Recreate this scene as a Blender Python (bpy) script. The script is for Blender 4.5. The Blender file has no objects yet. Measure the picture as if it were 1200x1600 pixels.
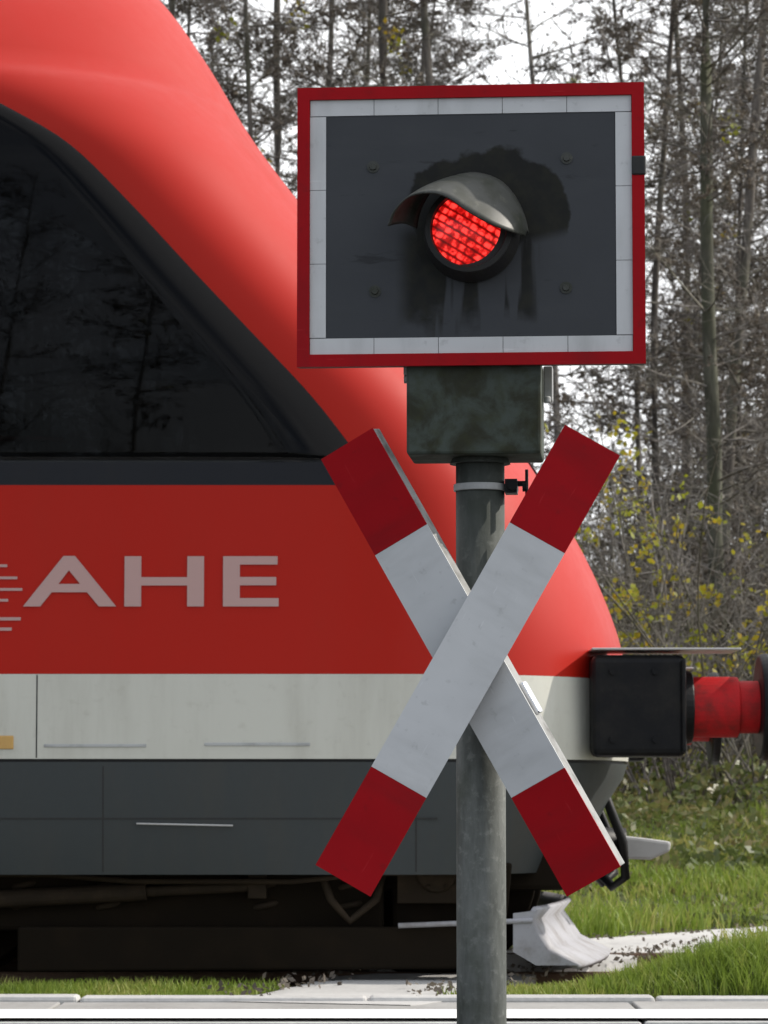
import bpy, bmesh, math, random
import numpy as np
from mathutils import Vector, Matrix
R = math.radians
sc = bpy.context.scene
col = sc.collection

# ------------------------------------------------------------------ camera
HC = 0.70                                    # lens height above the rail head
PITCH = R(5.03)
cd = bpy.data.cameras.new('camera'); cam = bpy.data.objects.new('camera', cd); col.objects.link(cam)
cam.location = (0, 0, HC); cam.rotation_euler = (R(90) + PITCH, 0, 0)
cd.sensor_fit = 'HORIZONTAL'; cd.sensor_width = 36.0; cd.lens = 150.0
cd.clip_start = 0.1; cd.clip_end = 3000
cd.dof.use_dof = True; cd.dof.focus_distance = 6.9; cd.dof.aperture_fstop = 22
sc.camera = cam

# ------------------------------------------------------------------ light
SUN_EL, SUN_AZ = R(36), R(76)                # azimuth from +Y towards +X
w = bpy.data.worlds.new('World'); sc.world = w; w.use_nodes = True
nt = w.node_tree; bg = nt.nodes['Background']
sky = nt.nodes.new('ShaderNodeTexSky'); sky.sky_type = 'NISHITA'; sky.sun_disc = False
sky.sun_elevation = SUN_EL; sky.sun_rotation = SUN_AZ
sky.air_density = 1.0; sky.dust_density = 4.0; sky.ozone_density = 1.0
def wn(typ, **kw):
    nd = nt.nodes.new(typ)
    for k_, v_ in kw.items(): setattr(nd, k_, v_)
    return nd
wtc = wn('ShaderNodeTexCoord'); wmap = wn('ShaderNodeMapping'); wmap.inputs['Scale'].default_value = (2.2, 2.2, 5.0)
nt.links.new(wtc.outputs['Generated'], wmap.inputs[0])
wno = wn('ShaderNodeTexNoise'); wno.inputs['Scale'].default_value = 1.6; wno.inputs['Detail'].default_value = 6; nt.links.new(wmap.outputs[0], wno.inputs[0])
wsun = wn('ShaderNodeVectorMath', operation='DOT_PRODUCT'); wsun.inputs[1].default_value = (.62, .77, .15); nt.links.new(wtc.outputs['Generated'], wsun.inputs[0])
wr1 = wn('ShaderNodeMapRange', interpolation_type='SMOOTHSTEP'); nt.links.new(wsun.outputs['Value'], wr1.inputs[0])
for i_, v_ in zip((1, 2, 3, 4), (-.5, .65, .30, 1.0)): wr1.inputs[i_].default_value = v_
wad = wn('ShaderNodeMath', operation='ADD'); nt.links.new(wno.outputs['Fac'], wad.inputs[0]); nt.links.new(wr1.outputs[0], wad.inputs[1])
wr2 = wn('ShaderNodeMapRange', interpolation_type='SMOOTHSTEP'); nt.links.new(wad.outputs[0], wr2.inputs[0])
for i_, v_ in zip((1, 2, 3, 4), (.50, 1.25, .0, 1.0)): wr2.inputs[i_].default_value = v_
wmx = wn('ShaderNodeMix', data_type='RGBA'); nt.links.new(wr2.outputs[0], wmx.inputs[0]); nt.links.new(sky.outputs[0], wmx.inputs[6])
wmx.inputs[7].default_value = (9.5, 9.6, 9.8, 1)                # sunlit thin cloud on the bright side of the sky
nt.links.new(wmx.outputs[2], bg.inputs[0]); bg.inputs[1].default_value = 0.13
sd = bpy.data.lights.new('sun', 'SUN'); so = bpy.data.objects.new('sun', sd); col.objects.link(so)
sd.energy = 3.6; sd.angle = R(0.6); sd.color = (1.0, 0.93, 0.83)
S = Vector((math.sin(SUN_AZ)*math.cos(SUN_EL), math.cos(SUN_AZ)*math.cos(SUN_EL), math.sin(SUN_EL)))
so.rotation_euler = S.to_track_quat('Z', 'Y').to_euler()
so.location = S*40
sc.view_settings.view_transform = 'Standard'; sc.view_settings.look = 'None'
sc.view_settings.exposure = 0.25; sc.view_settings.gamma = 1.0
sc.render.engine = 'CYCLES'
sc.cycles.max_bounces = 8; sc.cycles.transparent_max_bounces = 16

# ------------------------------------------------------------------ helpers
F = 5000.0
def X_at(px, Y): return (px - 600) / F * Y                     # sideways metres of a photo column at a distance
def Z_at(py, Y):                                               # height of a photo row at a distance
    t = (800 - py) / F
    return HC + Y * (t*math.cos(PITCH) + math.sin(PITCH)) / (math.cos(PITCH) - t*math.sin(PITCH))

def link(o, parent=None):
    col.objects.link(o)
    if parent is not None: o.parent = parent
    return o
def tag(o, label=None, cat=None, group=None, kind=None):
    if label: o['label'] = label
    if cat: o['category'] = cat
    if group: o['group'] = group
    if kind: o['kind'] = kind
    return o
def empty(name, loc=(0, 0, 0), rot=(0, 0, 0)):
    o = bpy.data.objects.new(name, None); o.location = loc; o.rotation_euler = rot
    o.empty_display_size = 0.1
    return link(o)
def bm_obj(name, bm, mat, parent=None, smooth=False, bevel=0, seg=2):
    me = bpy.data.meshes.new(name)
    bm.normal_update(); bm.to_mesh(me); bm.free()
    for p in me.polygons: p.use_smooth = smooth
    if mat: me.materials.append(mat)
    o = bpy.data.objects.new(name, me); link(o, parent)
    if bevel:
        m = o.modifiers.new('bevel', 'BEVEL'); m.width = bevel; m.segments = seg; m.limit_method = 'ANGLE'; m.angle_limit = R(40)
    return o
def np_mesh(name, verts, faces):
    """faces: (n,k) array, all of one size"""
    me = bpy.data.meshes.new(name)
    n, k = faces.shape
    me.vertices.add(len(verts)); me.vertices.foreach_set('co', np.ascontiguousarray(verts, np.float32).ravel())
    me.loops.add(n*k); me.loops.foreach_set('vertex_index', np.ascontiguousarray(faces, np.int32).ravel())
    me.polygons.add(n); me.polygons.foreach_set('loop_start', np.arange(0, n*k, k, dtype=np.int32))
    me.polygons.foreach_set('loop_total', np.full(n, k, np.int32))
    me.update(calc_edges=True)
    return me
def me_obj(name, me, mat=None, parent=None, smooth=False):
    if mat and not me.materials: me.materials.append(mat)
    if smooth: me.polygons.foreach_set('use_smooth', np.ones(len(me.polygons), bool))
    return link(bpy.data.objects.new(name, me), parent)

def add_box(bm, c, s, rot=None):
    m = Matrix.Translation(c)
    if rot is not None: m = m @ rot
    m = m @ Matrix.Diagonal((s[0], s[1], s[2], 1))
    bmesh.ops.create_cube(bm, size=1, matrix=m)
def add_cyl(bm, p0, p1, r0, r1=None, seg=24, caps=True):
    r1 = r0 if r1 is None else r1
    p0, p1 = Vector(p0), Vector(p1); d = p1 - p0
    m = Matrix.Translation((p0+p1)/2) @ d.to_track_quat('Z', 'Y').to_matrix().to_4x4()
    bmesh.ops.create_cone(bm, cap_ends=caps, segments=seg, radius1=r0, radius2=r1, depth=d.length, matrix=m)
def add_tube(bm, pts, r, seg=10):
    pts = [Vector(p) for p in pts]; rings = []
    rr = r if isinstance(r, (list, tuple)) else [r]*len(pts)
    for i, p in enumerate(pts):
        d = (pts[min(i+1, len(pts)-1)] - pts[max(i-1, 0)]).normalized()
        q = d.to_track_quat('Z', 'Y')
        rings.append([bm.verts.new(p + q @ Vector((rr[i]*math.cos(2*math.pi*k/seg), rr[i]*math.sin(2*math.pi*k/seg), 0))) for k in range(seg)])
    for a, b in zip(rings, rings[1:]):
        for k in range(seg): bm.faces.new((a[k], a[(k+1) % seg], b[(k+1) % seg], b[k]))
    bm.faces.new(rings[0][::-1]); bm.faces.new(rings[-1])
def prism(bm, poly, y0, y1):
    """outline in the x-z plane, from y0 to y1"""
    a = [bm.verts.new((p[0], y0, p[1])) for p in poly]; b = [bm.verts.new((p[0], y1, p[1])) for p in poly]
    n = len(poly)
    bm.faces.new(a); bm.faces.new(b[::-1])
    for i in range(n): bm.faces.new((a[i], b[i], b[(i+1) % n], a[(i+1) % n]))
    bmesh.ops.recalc_face_normals(bm, faces=bm.faces[:])

# ------------------------------------------------------------------ materials
class NT:
    def __init__(s, name):
        s.m = bpy.data.materials.new(name); s.m.use_nodes = True; s.t = s.m.node_tree
        s.p = s.t.nodes['Principled BSDF']
        s.tc = s.t.nodes.new('ShaderNodeTexCoord')
    def n(s, typ, **kw):
        nd = s.t.nodes.new(typ)
        for k, v in kw.items(): setattr(nd, k, v)
        return nd
    def link(s, a, b): s.t.links.new(a, b)
    def mapping(s, scale=(1, 1, 1), loc=(0, 0, 0), rot=(0, 0, 0), src='Object'):
        mp = s.n('ShaderNodeMapping'); mp.inputs['Scale'].default_value = scale; mp.inputs['Location'].default_value = loc
        mp.inputs['Rotation'].default_value = rot
        s.link(s.tc.outputs[src], mp.inputs[0]); return mp.outputs[0]
    def noise(s, scale, detail=4, vec=None, rough=.55, dist=0):
        nd = s.n('ShaderNodeTexNoise'); nd.inputs['Scale'].default_value = scale; nd.inputs['Detail'].default_value = detail
        nd.inputs['Roughness'].default_value = rough; nd.inputs['Distortion'].default_value = dist
        s.link(vec if vec is not None else s.tc.outputs['Object'], nd.inputs['Vector']); return nd.outputs['Fac']
    def ramp(s, fac, stops, interp='LINEAR'):
        nd = s.n('ShaderNodeValToRGB'); cr = nd.color_ramp; cr.interpolation = interp
        while len(cr.elements) < len(stops): cr.elements.new(.5)
        for e, (p, c) in zip(cr.elements, stops):
            e.position = p; e.color = (*c, 1) if len(c) == 3 else c
        s.link(fac, nd.inputs[0]); return nd.outputs[0]
    def sramp(s, fac, a, b, lo=0., hi=1.):
        nd = s.n('ShaderNodeMapRange'); nd.interpolation_type = 'SMOOTHSTEP'
        for i, v in zip((1, 2, 3, 4), (a, b, lo, hi)): nd.inputs[i].default_value = v
        s.link(fac, nd.inputs[0]); return nd.outputs[0]
    def math(s, op, a, b=None, c=None):
        nd = s.n('ShaderNodeMath', operation=op)
        for i, v in enumerate((a, b, c)):
            if v is None: continue
            if isinstance(v, (int, float)): nd.inputs[i].default_value = v
            else: s.link(v, nd.inputs[i])
        return nd.outputs[0]
    def mix(s, fac, a, b, blend='MIX'):
        nd = s.n('ShaderNodeMix', data_type='RGBA', blend_type=blend)
        for i, v in ((0, fac), (6, a), (7, b)):
            if isinstance(v, (int, float)): nd.inputs[i].default_value = v
            elif isinstance(v, tuple): nd.inputs[i].default_value = (*v, 1)
            else: s.link(v, nd.inputs[i])
        return nd.outputs[2]
    def bump(s, h, strength=.3, dist=.01):
        nd = s.n('ShaderNodeBump'); nd.inputs['Strength'].default_value = strength; nd.inputs['Distance'].default_value = dist
        s.link(h, nd.inputs['Height']); s.link(nd.outputs[0], s.p.inputs['Normal'])
    def set(s, color=None, rough=.5, metal=0, spec=.5, coat=0, coat_rough=.05):
        if isinstance(color, tuple): s.p.inputs['Base Color'].default_value = (*color, 1)
        elif color is not None: s.link(color, s.p.inputs['Base Color'])
        if isinstance(rough, (int, float)): s.p.inputs['Roughness'].default_value = rough
        else: s.link(rough, s.p.inputs['Roughness'])
        s.p.inputs['Metallic'].default_value = metal
        s.p.inputs['Specular IOR Level'].default_value = spec
        s.p.inputs['Coat Weight'].default_value = coat; s.p.inputs['Coat Roughness'].default_value = coat_rough
        return s.m

def paint(name, c, rough=.35, coat=0., dirt=.25, dirt_c=(.06, .055, .045), scale=3., streak=True, spec=.5):
    k = NT(name)
    v = k.mapping((scale*2.2, scale*2.2, scale*.35) if streak else (scale, scale, scale))
    n = k.noise(1.0, 6, v, .65)
    n2 = k.noise(scale*14, 5, None, .6)
    f = k.math('MULTIPLY', k.sramp(n, .42, .78), dirt)
    c1 = k.mix(f, c, dirt_c)
    c2 = k.mix(k.math('MULTIPLY', k.sramp(n2, .55, .8), dirt*.5), c1, dirt_c)
    r = k.math('ADD', k.math('MULTIPLY', n2, .18), rough - .06)
    return k.set(c2, r, 0, spec, coat)

def foil(name, c, stain):
    """retroreflective sign sheeting, weathered"""
    k = NT(name)
    v = k.mapping((9, 9, 2.2), rot=(0, R(18), 0))
    n = k.noise(1.0, 6, v, .6); n2 = k.noise(45, 4); n3 = k.noise(6, 3)
    c1 = k.mix(k.math('MULTIPLY', k.sramp(n, .46, .8), .5), c, stain)
    c2 = k.mix(k.math('MULTIPLY', k.sramp(n2, .6, .74), .32), c1, stain)
    c3 = k.mix(k.math('MULTIPLY', k.sramp(n3, .35, .75), .30), c2, tuple(x*.72 for x in c))
    sv = k.mapping((10, 10, 130), rot=(0, R(52), 0)); sc_ = k.sramp(k.noise(1., 3, sv, .5), .68, .73)
    c3 = k.mix(k.math('MULTIPLY', sc_, .30), c3, tuple(min(1, x*1.3+.03) for x in c))
    k.bump(k.noise(7, 3), .25, .01)
    return k.set(c3, .55, 0, .12)

M = {}
M['sign_red'] = foil('sign_red', (.38, .005, .010), (.16, .012, .015))
M['sign_white'] = foil('sign_white', (.65, .665, .675), (.33, .34, .33))
M['edge'] = paint('arm_edge', (.27, .275, .27), .6, 0, .9, (.05, .048, .04), 16, False)
M['zinc'] = paint('zinc', (.42, .43, .43), .45, 0, .5, (.15, .15, .14), 12, False)
M['train_red'] = paint('train_red', (.41, .013, .006), .46, .04, .14, (.30, .03, .015), 1.2, spec=.16)
M['train_pale'] = paint('train_pale', (.56, .56, .50), .4, .15, .40, (.24, .22, .17), 1.6)
M['skirt'] = paint('skirt_grey', (.028, .035, .037), .58, .0, .45, (.05, .045, .035), 2.0)
M['black'] = paint('black_plastic', (.008, .0085, .010), .42, 0, .5, (.04, .036, .03), 4, False, spec=.15)
M['sill'] = paint('sill_black', (.013, .0145, .019), .4, 0, .2, (.03, .027, .022), 2, spec=.2)
M['under'] = paint('underframe', (.012, .009, .006), .85, 0, .5, (.022, .015, .009), 5, False, spec=.08)
M['buffer_red'] = paint('buffer_red', (.50, .014, .018), .6, 0, .9, (.05, .025, .02), 9, False, spec=.2)
M['plough'] = paint('plough_paint', (.34, .34, .37), .55, 0, .8, (.13, .11, .085), 7, False)
M['steel'] = paint('steel', (.45, .45, .45), .35, 0, .3, (.2, .19, .17), 8, False)
M['alu'] = NT('aluminium').set((.75, .76, .78), .28, 1.0)
M['letter'] = paint('lettering', (.46, .29, .27), .4, .1, .1, (.3, .2, .2), 3)
M['seat'] = paint('seat_cloth', (.16, .01, .015), .9, 0, .2, (.05, .01, .01), 8, False, .2)
M['lining'] = NT('cab_lining').set((.008, .008, .009), .8, 0, .1)
k = NT('headlamp'); M['headlamp'] = k.set((.6, .6, .62), .12, .3)

# tinted glass: a real pane, part mirror, part see-through
k = NT('tinted_glass')
tr = k.n('ShaderNodeBsdfTransparent'); tr.inputs[0].default_value = (.24, .25, .26, 1)
gl = k.n('ShaderNodeBsdfGlossy'); gl.inputs[0].default_value = (.9, .9, .92, 1); gl.inputs['Roughness'].default_value = .015
fr = k.n('ShaderNodeFresnel'); fr.inputs[0].default_value = 1.45
mx = k.n('ShaderNodeMixShader'); k.link(k.math('MULTIPLY', fr.outputs[0], .32), mx.inputs[0]); k.link(tr.outputs[0], mx.inputs[1]); k.link(gl.outputs[0], mx.inputs[2])
k.link(mx.outputs[0], k.t.nodes['Material Output'].inputs[0]); M['glass'] = k.m

# signal board panel: slate grey paint with a scorched / dirty patch round the lamp, drips under it, scratches
def panel_mat(cx, cz):
    k = NT('slate_panel')
    sx = k.n('ShaderNodeSeparateXYZ'); k.link(k.tc.outputs['Object'], sx.inputs[0])
    x, z = sx.outputs[0], sx.outputs[2]
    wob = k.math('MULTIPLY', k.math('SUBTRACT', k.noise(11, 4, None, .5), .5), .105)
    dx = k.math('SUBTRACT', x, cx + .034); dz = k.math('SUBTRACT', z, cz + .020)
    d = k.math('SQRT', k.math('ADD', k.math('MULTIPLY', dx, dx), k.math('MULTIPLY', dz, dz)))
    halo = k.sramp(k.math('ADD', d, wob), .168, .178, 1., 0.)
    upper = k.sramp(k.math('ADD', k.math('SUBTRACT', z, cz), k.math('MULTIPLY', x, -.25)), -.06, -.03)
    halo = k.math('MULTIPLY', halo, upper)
    dv = k.mapping((17, 17, 1.6), loc=(.37, 0, 0))
    dr = k.sramp(k.math('ADD', k.noise(1.0, 3, dv, .5), k.math('MULTIPLY', k.math('ABSOLUTE', dx), -.35)), .42, .47)
    fall = k.sramp(k.math('ADD', k.math('SUBTRACT', z, cz), k.math('MULTIPLY', wob, 2.5)), -.225, -.15)
    low = k.sramp(k.math('SUBTRACT', z, cz), .03, -.01)
    band = k.sramp(k.math('ABSOLUTE', k.math('SUBTRACT', x, cx)), .165, .12)
    drip = k.math('MULTIPLY', k.math('MULTIPLY', dr, fall), k.math('MULTIPLY', low, band))
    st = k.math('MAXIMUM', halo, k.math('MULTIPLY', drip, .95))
    sv = k.mapping((7, 7, 34), rot=(0, R(-38), 0))
    scr = k.sramp(k.noise(1.0, 4, sv, .6), .63, .72)
    base = k.mix(k.math('MULTIPLY', k.noise(5, 5), 1.0), (.045, .049, .055), (.068, .073, .081))
    base = k.mix(k.math('MULTIPLY', scr, .55), base, (.016, .017, .018))
    mv = k.mapping((5, 5, 22), rot=(0, R(-50), 0))
    base = k.mix(k.math('MULTIPLY', k.sramp(k.noise(1., 4, mv), .5, .8), .35), base, (.075, .08, .085))
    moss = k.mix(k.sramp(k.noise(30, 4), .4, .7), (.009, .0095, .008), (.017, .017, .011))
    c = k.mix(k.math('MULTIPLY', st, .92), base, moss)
    k.bump(k.noise(60, 4), .15, .002)
    return k.set(c, .65, 0, .2)

def mossy_mat():
    k = NT('mossy_grey')
    n = k.noise(11, 6, None, .6, .4); n2 = k.noise(30, 5)
    c = k.mix(k.sramp(n, .40, .62), (.066, .082, .070), (.030, .032, .020))
    c = k.mix(k.math('MULTIPLY', k.sramp(n2, .45, .7), .5), c, (.040, .045, .020))
    k.bump(n2, .3, .004)
    return k.set(c, .75, 0, .25)
def pole_mat():
    k = NT('weathered_pole')
    v = k.mapping((16, 16, 3.0)); n = k.noise(1., 6, v, .65); n2 = k.noise(55, 5, None, .6); n3 = k.noise(7, 5, None, .6)
    c = k.mix(k.sramp(n, .35, .7), (.16, .17, .16), (.07, .077, .07))
    c = k.mix(k.math('MULTIPLY', k.sramp(n2, .52, .72), .55), c, (.23, .24, .225))
    c = k.mix(k.math('MULTIPLY', k.sramp(n3, .5, .7), .55), c, (.045, .055, .034))
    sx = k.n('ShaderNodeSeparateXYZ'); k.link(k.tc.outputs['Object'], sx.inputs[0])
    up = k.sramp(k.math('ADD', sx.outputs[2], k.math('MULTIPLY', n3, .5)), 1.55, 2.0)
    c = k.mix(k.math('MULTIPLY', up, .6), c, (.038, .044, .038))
    k.bump(n2, .35, .003)
    return k.set(c, .65, 0, .2)
def visor_mat():
    k = NT('visor_metal')
    n = k.noise(16, 5); n2 = k.noise(50, 4)
    c = k.mix(k.sramp(n, .4, .7), (.055, .058, .053), (.028, .032, .022))
    c = k.mix(k.math('MULTIPLY', k.sramp(n2, .55, .75), .4), c, (.13, .13, .105))
    return k.set(c, .48, .0, .4)
def lens_mat():
    k = NT('lit_red_lens')
    v = k.mapping((1, 1, 1), rot=(0, R(-32), 0))
    sx = k.n('ShaderNodeSeparateXYZ'); k.link(v, sx.inputs[0])
    def wave(o, per):
        return k.math('ABSOLUTE', k.math('SINE', k.math('MULTIPLY', o, math.pi/per)))
    zz = wave(sx.outputs[2], .0165)
    row = k.math('FLOOR', k.math('DIVIDE', sx.outputs[2], .0165))
    xo = k.math('ADD', sx.outputs[0], k.math('MULTIPLY', row, .0062))
    xx = wave(xo, .0185)
    cell = k.math('MULTIPLY', k.sramp(zz, .05, .85, .10, 1.), k.sramp(xx, .0, .9, .42, 1.))
    n = k.noise(60, 3)
    e = k.math('MULTIPLY', cell, k.sramp(n, .36, .62, .30, 1.35))
    c = k.mix(k.sramp(e, .3, 1.), (1., .010, .008), (1., .045, .035))
    k.link(c, k.p.inputs['Emission Color']); k.link(k.math('ADD', k.math('MULTIPLY', e, 1.15), .05), k.p.inputs['Emission Strength'])
    return k.set((.09, .004, .004), .25)
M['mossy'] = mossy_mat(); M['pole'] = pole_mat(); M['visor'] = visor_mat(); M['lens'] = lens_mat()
M['lamp_black'] = paint('lamp_black', (.012, .012, .013), .55, 0, .5, (.03, .03, .02), 20, False)

def ground_mat(name, stops, scale, fine, bumpd=.02, rough=.9):
    k = NT(name)
    n = k.noise(scale, 6, None, .65); n2 = k.noise(fine, 5, None, .6)
    f = k.math('ADD', k.math('MULTIPLY', n, .6), k.math('MULTIPLY', n2, .4))
    c = k.ramp(f, stops); k.bump(n2, .5, bumpd)
    return k.set(c, rough, 0, .2)
M['soil'] = ground_mat('soil', [(.30, (.030, .034, .014)), (.5, (.055, .068, .022)), (.68, (.095, .080, .045))], 1.2, 22)
M['litter'] = ground_mat('litter', [(.30, (.030, .024, .017)), (.5, (.065, .050, .034)), (.7, (.12, .095, .06))], 1.0, 18)
M['asphalt'] = ground_mat('asphalt', [(.3, (.040, .041, .044)), (.5, (.058, .058, .060)), (.72, (.085, .085, .085))], 1.1, 90, .004)
M['concrete'] = ground_mat('concrete', [(.28, (.34, .335, .325)), (.5, (.46, .455, .445)), (.72, (.56, .555, .54))], 2.2, 40, .004)
M['paving'] = ground_mat('paving', [(.28, (.24, .235, .225)), (.5, (.32, .315, .305)), (.72, (.40, .395, .385))], 2.2, 40, .004)
M['ballast'] = ground_mat('ballast', [(.3, (.04, .036, .032)), (.5, (.12, .11, .10)), (.72, (.24, .225, .21))], 14, 30, .05)
M['rail'] = ground_mat('rail', [(.3, (.07, .04, .025)), (.7, (.16, .1, .07))], 6, 40, .002, .6)
k = NT('road_paint'); n = k.noise(9, 6, None, .7); n2 = k.noise(70, 4)
M['road_paint'] = k.set(k.mix(k.sramp(k.math('ADD', k.math('MULTIPLY', n, .7), k.math('MULTIPLY', n2, .3)), .56, .68), (.86, .86, .85), (.55, .55, .54)), .6)

def foliage(name, c0, c1, c2, scale=3., rough=.6, transl=.35):
    k = NT(name)
    n = k.noise(scale, 3); n2 = k.noise(scale*12, 2)
    f = k.math('ADD', k.math('MULTIPLY', n, .62), k.math('MULTIPLY', n2, .38))
    c = k.ramp(f, [(.33, c0), (.48, c1), (.62, c2)])
    k.set(c, rough, 0, .3)
    tl = k.n('ShaderNodeBsdfTranslucent'); k.link(c, tl.inputs[0])
    mx = k.n('ShaderNodeMixShader'); mx.inputs[0].default_value = transl
    k.link(k.p.outputs[0], mx.inputs[1]); k.link(tl.outputs[0], mx.inputs[2]); k.link(mx.outputs[0], k.t.nodes['Material Output'].inputs[0])
    return k.m
M['grass'] = foliage('grass', (.11, .17, .020), (.21, .29, .045), (.42, .39, .13), 1.3, .55, .4)
M['herb'] = foliage('herb', (.06, .085, .022), (.11, .14, .04), (.20, .17, .07), 2.0, .4, .35)
M['yellow'] = foliage('yellow_leaf', (.18, .22, .02), (.30, .31, .03), (.46, .30, .03), 2.2, .5, .45)
M['dead'] = foliage('dead_leaf', (.09, .076, .064), (.14, .12, .10), (.21, .175, .13), 3., .7, .15)
def bark(name, c0, c1, moss):
    k = NT(name)
    v = k.mapping((14, 14, 3)); n = k.noise(1., 5, v, .65); n2 = k.noise(1.3, 3)
    c = k.mix(k.sramp(n, .35, .7), c0, c1)
    c = k.mix(k.math('MULTIPLY', k.sramp(n2, .45, .65), .6), c, moss)
    k.bump(n, .5, .01)
    return k.set(c, .85, 0, .2)
M['bark'] = bark('bark', (.085, .076, .068), (.19, .17, .15), (.10, .105, .07))
M['bark_moss'] = bark('bark_moss', (.06, .06, .045), (.13, .13, .10), (.08, .09, .05))
M['twig'] = bark('twig', (.14, .128, .117), (.27, .25, .23), (.15, .145, .10))
M['thicket'] = bark('thicket', (.065, .055, .042), (.15, .13, .105), (.085, .085, .045))
M['pale_twig'] = bark('pale_twig', (.10, .088, .075), (.20, .185, .16), (.10, .10, .06))

# ------------------------------------------------------------------ terrain
RAILS = (12.65, 14.15); YC = 13.40
def sstep(a, b, v):
    t = np.clip((v-a)/(b-a), 0, 1); return t*t*(3-2*t)
def ground_z(X, Y):
    X = np.asarray(X, float); Y = np.asarray(Y, float)
    z = -0.75 * (1 - sstep(4.5, 9.6, Y))                                   # the road ramps up to the crossing
    right = sstep(.45, 1.25, X - (Y-11.1)*.25)
    z = z - .02*sstep(9.6, 9.9, Y) + (.005+.115*right)*sstep(11.1, 11.45, Y)*(1-sstep(11.8, 12.1, Y))
    z = z - .13*sstep(11.85, 12.2, Y)*(1-sstep(14.6, 15.0, Y))             # track bed
    z = z + .02*sstep(14.6, 15, Y)
    bank = sstep(16.0, 24., Y - .35*(X-1.2))
    z = z + .58*bank + .9*sstep(26, 70, Y)
    z = z + .03*np.sin(X*1.7+Y*.6)*sstep(16.5, 18, Y)+ .05*np.sin(X*.9-Y*1.1)*sstep(18, 22, Y)
    return z
xs = np.concatenate([[-900, -300, -120, -60, -35, -22], np.arange(-16, 16.01, .25), [22, 35, 60, 120, 300, 900]])
ys = np.concatenate([[-300, -80, -20, -5, 0, 2, 3.5], np.arange(4.5, 30.01, .12), np.arange(31, 60, 2.), [70, 90, 130, 300, 900, 2200]])
gx, gy = np.meshgrid(xs, ys)
gv = np.stack([gx.ravel(), gy.ravel(), ground_z(gx, gy).ravel()], 1)
nx, ny = len(xs), len(ys)
ii = (np.arange(ny-1)[:, None]*nx + np.arange(nx-1)[None]).ravel()
gf = np.stack([ii, ii+1, ii+nx+1, ii+nx], 1)
gme = np_mesh('ground', gv, gf); gme.materials.append(M['soil']); gme.materials.append(M['litter']); gme.materials.append(M['ballast'])
cy = gv[gf].mean(1)
mi = np.zeros(len(gf), np.int32); mi[cy[:, 1] > 23.5] = 1; mi[(cy[:, 1] > 12.0) & (cy[:, 1] < 14.8)] = 2
gme.polygons.foreach_set('material_index', mi)
g = me_obj('ground', gme, smooth=True); tag(g, kind='structure')

def strip(name, y0, y1, mat, dz, x0=-40, x1=40, n=80):
    bm = bmesh.new(); ny_ = max(2, int((y1-y0)/.5)+1)
    X = np.linspace(x0, x1, n+1); Y = np.linspace(y0, y1, ny_+1)
    vs = [[bm.verts.new((x, y, float(ground_z(x, y))+dz)) for x in X] for y in Y]
    for r0, r1 in zip(vs, vs[1:]):
        for i in range(n): bm.faces.new((r0[i], r0[i+1], r1[i+1], r1[i]))
    o = bm_obj(name, bm, mat, smooth=True); tag(o, kind='structure'); return o
strip('road', -20, 9.86, M['asphalt'], .008)
def slab(name, y0, y1, z0, z1, mat, seed, lens=(1.6, 2.2), gap=.012, bev=.012):
    rng = random.Random(seed); bm = bmesh.new(); x = -30 + rng.random()
    while x < 30:
        l = rng.uniform(*lens); dz = rng.uniform(-.004, .004); dy = rng.uniform(-.006, .006)
        add_box(bm, (x+l/2, (y0+y1)/2+dy, (z0+z1)/2+dz), (l-gap, y1-y0, z1-z0)); x += l
    o = bm_obj(name, bm, mat, bevel=bev); tag(o, kind='structure'); return o
slab('kerb', 11.0, 11.13, -.15, .012, M['concrete'], 4, (.98, 1.0), .008, .014)
slab('pavement', 10.36, 10.995, -.15, -.004, M['paving'], 5, (1.9, 2.1), .01, .006)
slab('gutter', 9.90, 10.35, -.15, .006, M['concrete'], 6, (1.9, 2.1), .008, .01)
strip('road_marking', 9.93, 10.33, M['road_paint'], .0, -30, 30, 60)
for v in bpy.data.objects['road_marking'].data.vertices: v.co.z = .0135

# footpath: leaves the road, goes over the track and away to the right
pc = [(-.22, 10.9, .36), (-.08, 11.5, .33), (.10, 12.2, .34), (.34, 13.0, .36), (.62, 13.8, .38), (.95, 14.7, .36), (1.45, 15.5, .30), (2.05, 16.35, .27), (2.9, 17.3, .27), (4.2, 18.4, .28), (6.5, 19.8, .3), (11, 22, .3), (20, 25, .3)]
def catmull(pts, n):
    out = []; P = [np.array(p, float) for p in pts]; P = [2*P[0]-P[1]] + P + [2*P[-1]-P[-2]]
    for i in range(1, len(P)-2):
        for t in np.linspace(0, 1, n, endpoint=False):
            a, b, c, d = P[i-1:i+3]
            out.append(.5*((2*b)+(c-a)*t+(2*a-5*b+4*c-d)*t*t+(3*b-a-3*c+d)*t**3))
    out.append(P[-2]); return np.array(out)
PATH = catmull(pc, 8)
prng = np.random.default_rng(3)
bm = bmesh.new(); rows = []
for i, p in enumerate(PATH):
    d = PATH[min(i+1, len(PATH)-1)] - PATH[max(i-1, 0)]; nrm = np.array([-d[1], d[0]]); nrm /= np.linalg.norm(nrm)
    nrm = nrm*.35 + np.array([-.94, .34])*.65 if i < 45 else nrm; nrm /= np.linalg.norm(nrm)
    row = []
    for j, u in enumerate(np.linspace(-1, 1, 7)):
        e = prng.normal(0, .018) if abs(u) > .9 else 0
        q = p[:2] + nrm*(p[2]*u + e)
        ztop = max(float(ground_z(q[0], q[1])) + .012, -.004) if q[1] < 15.2 else float(ground_z(q[0], q[1])) + .012
        if 11.12 < q[1] < 14.95: ztop = .0 if u*u < .9 else -.006
        row.append((bm.verts.new((q[0], q[1], ztop)), bm.verts.new((q[0], q[1], ztop-.16))))
    rows.append(row)
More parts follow.
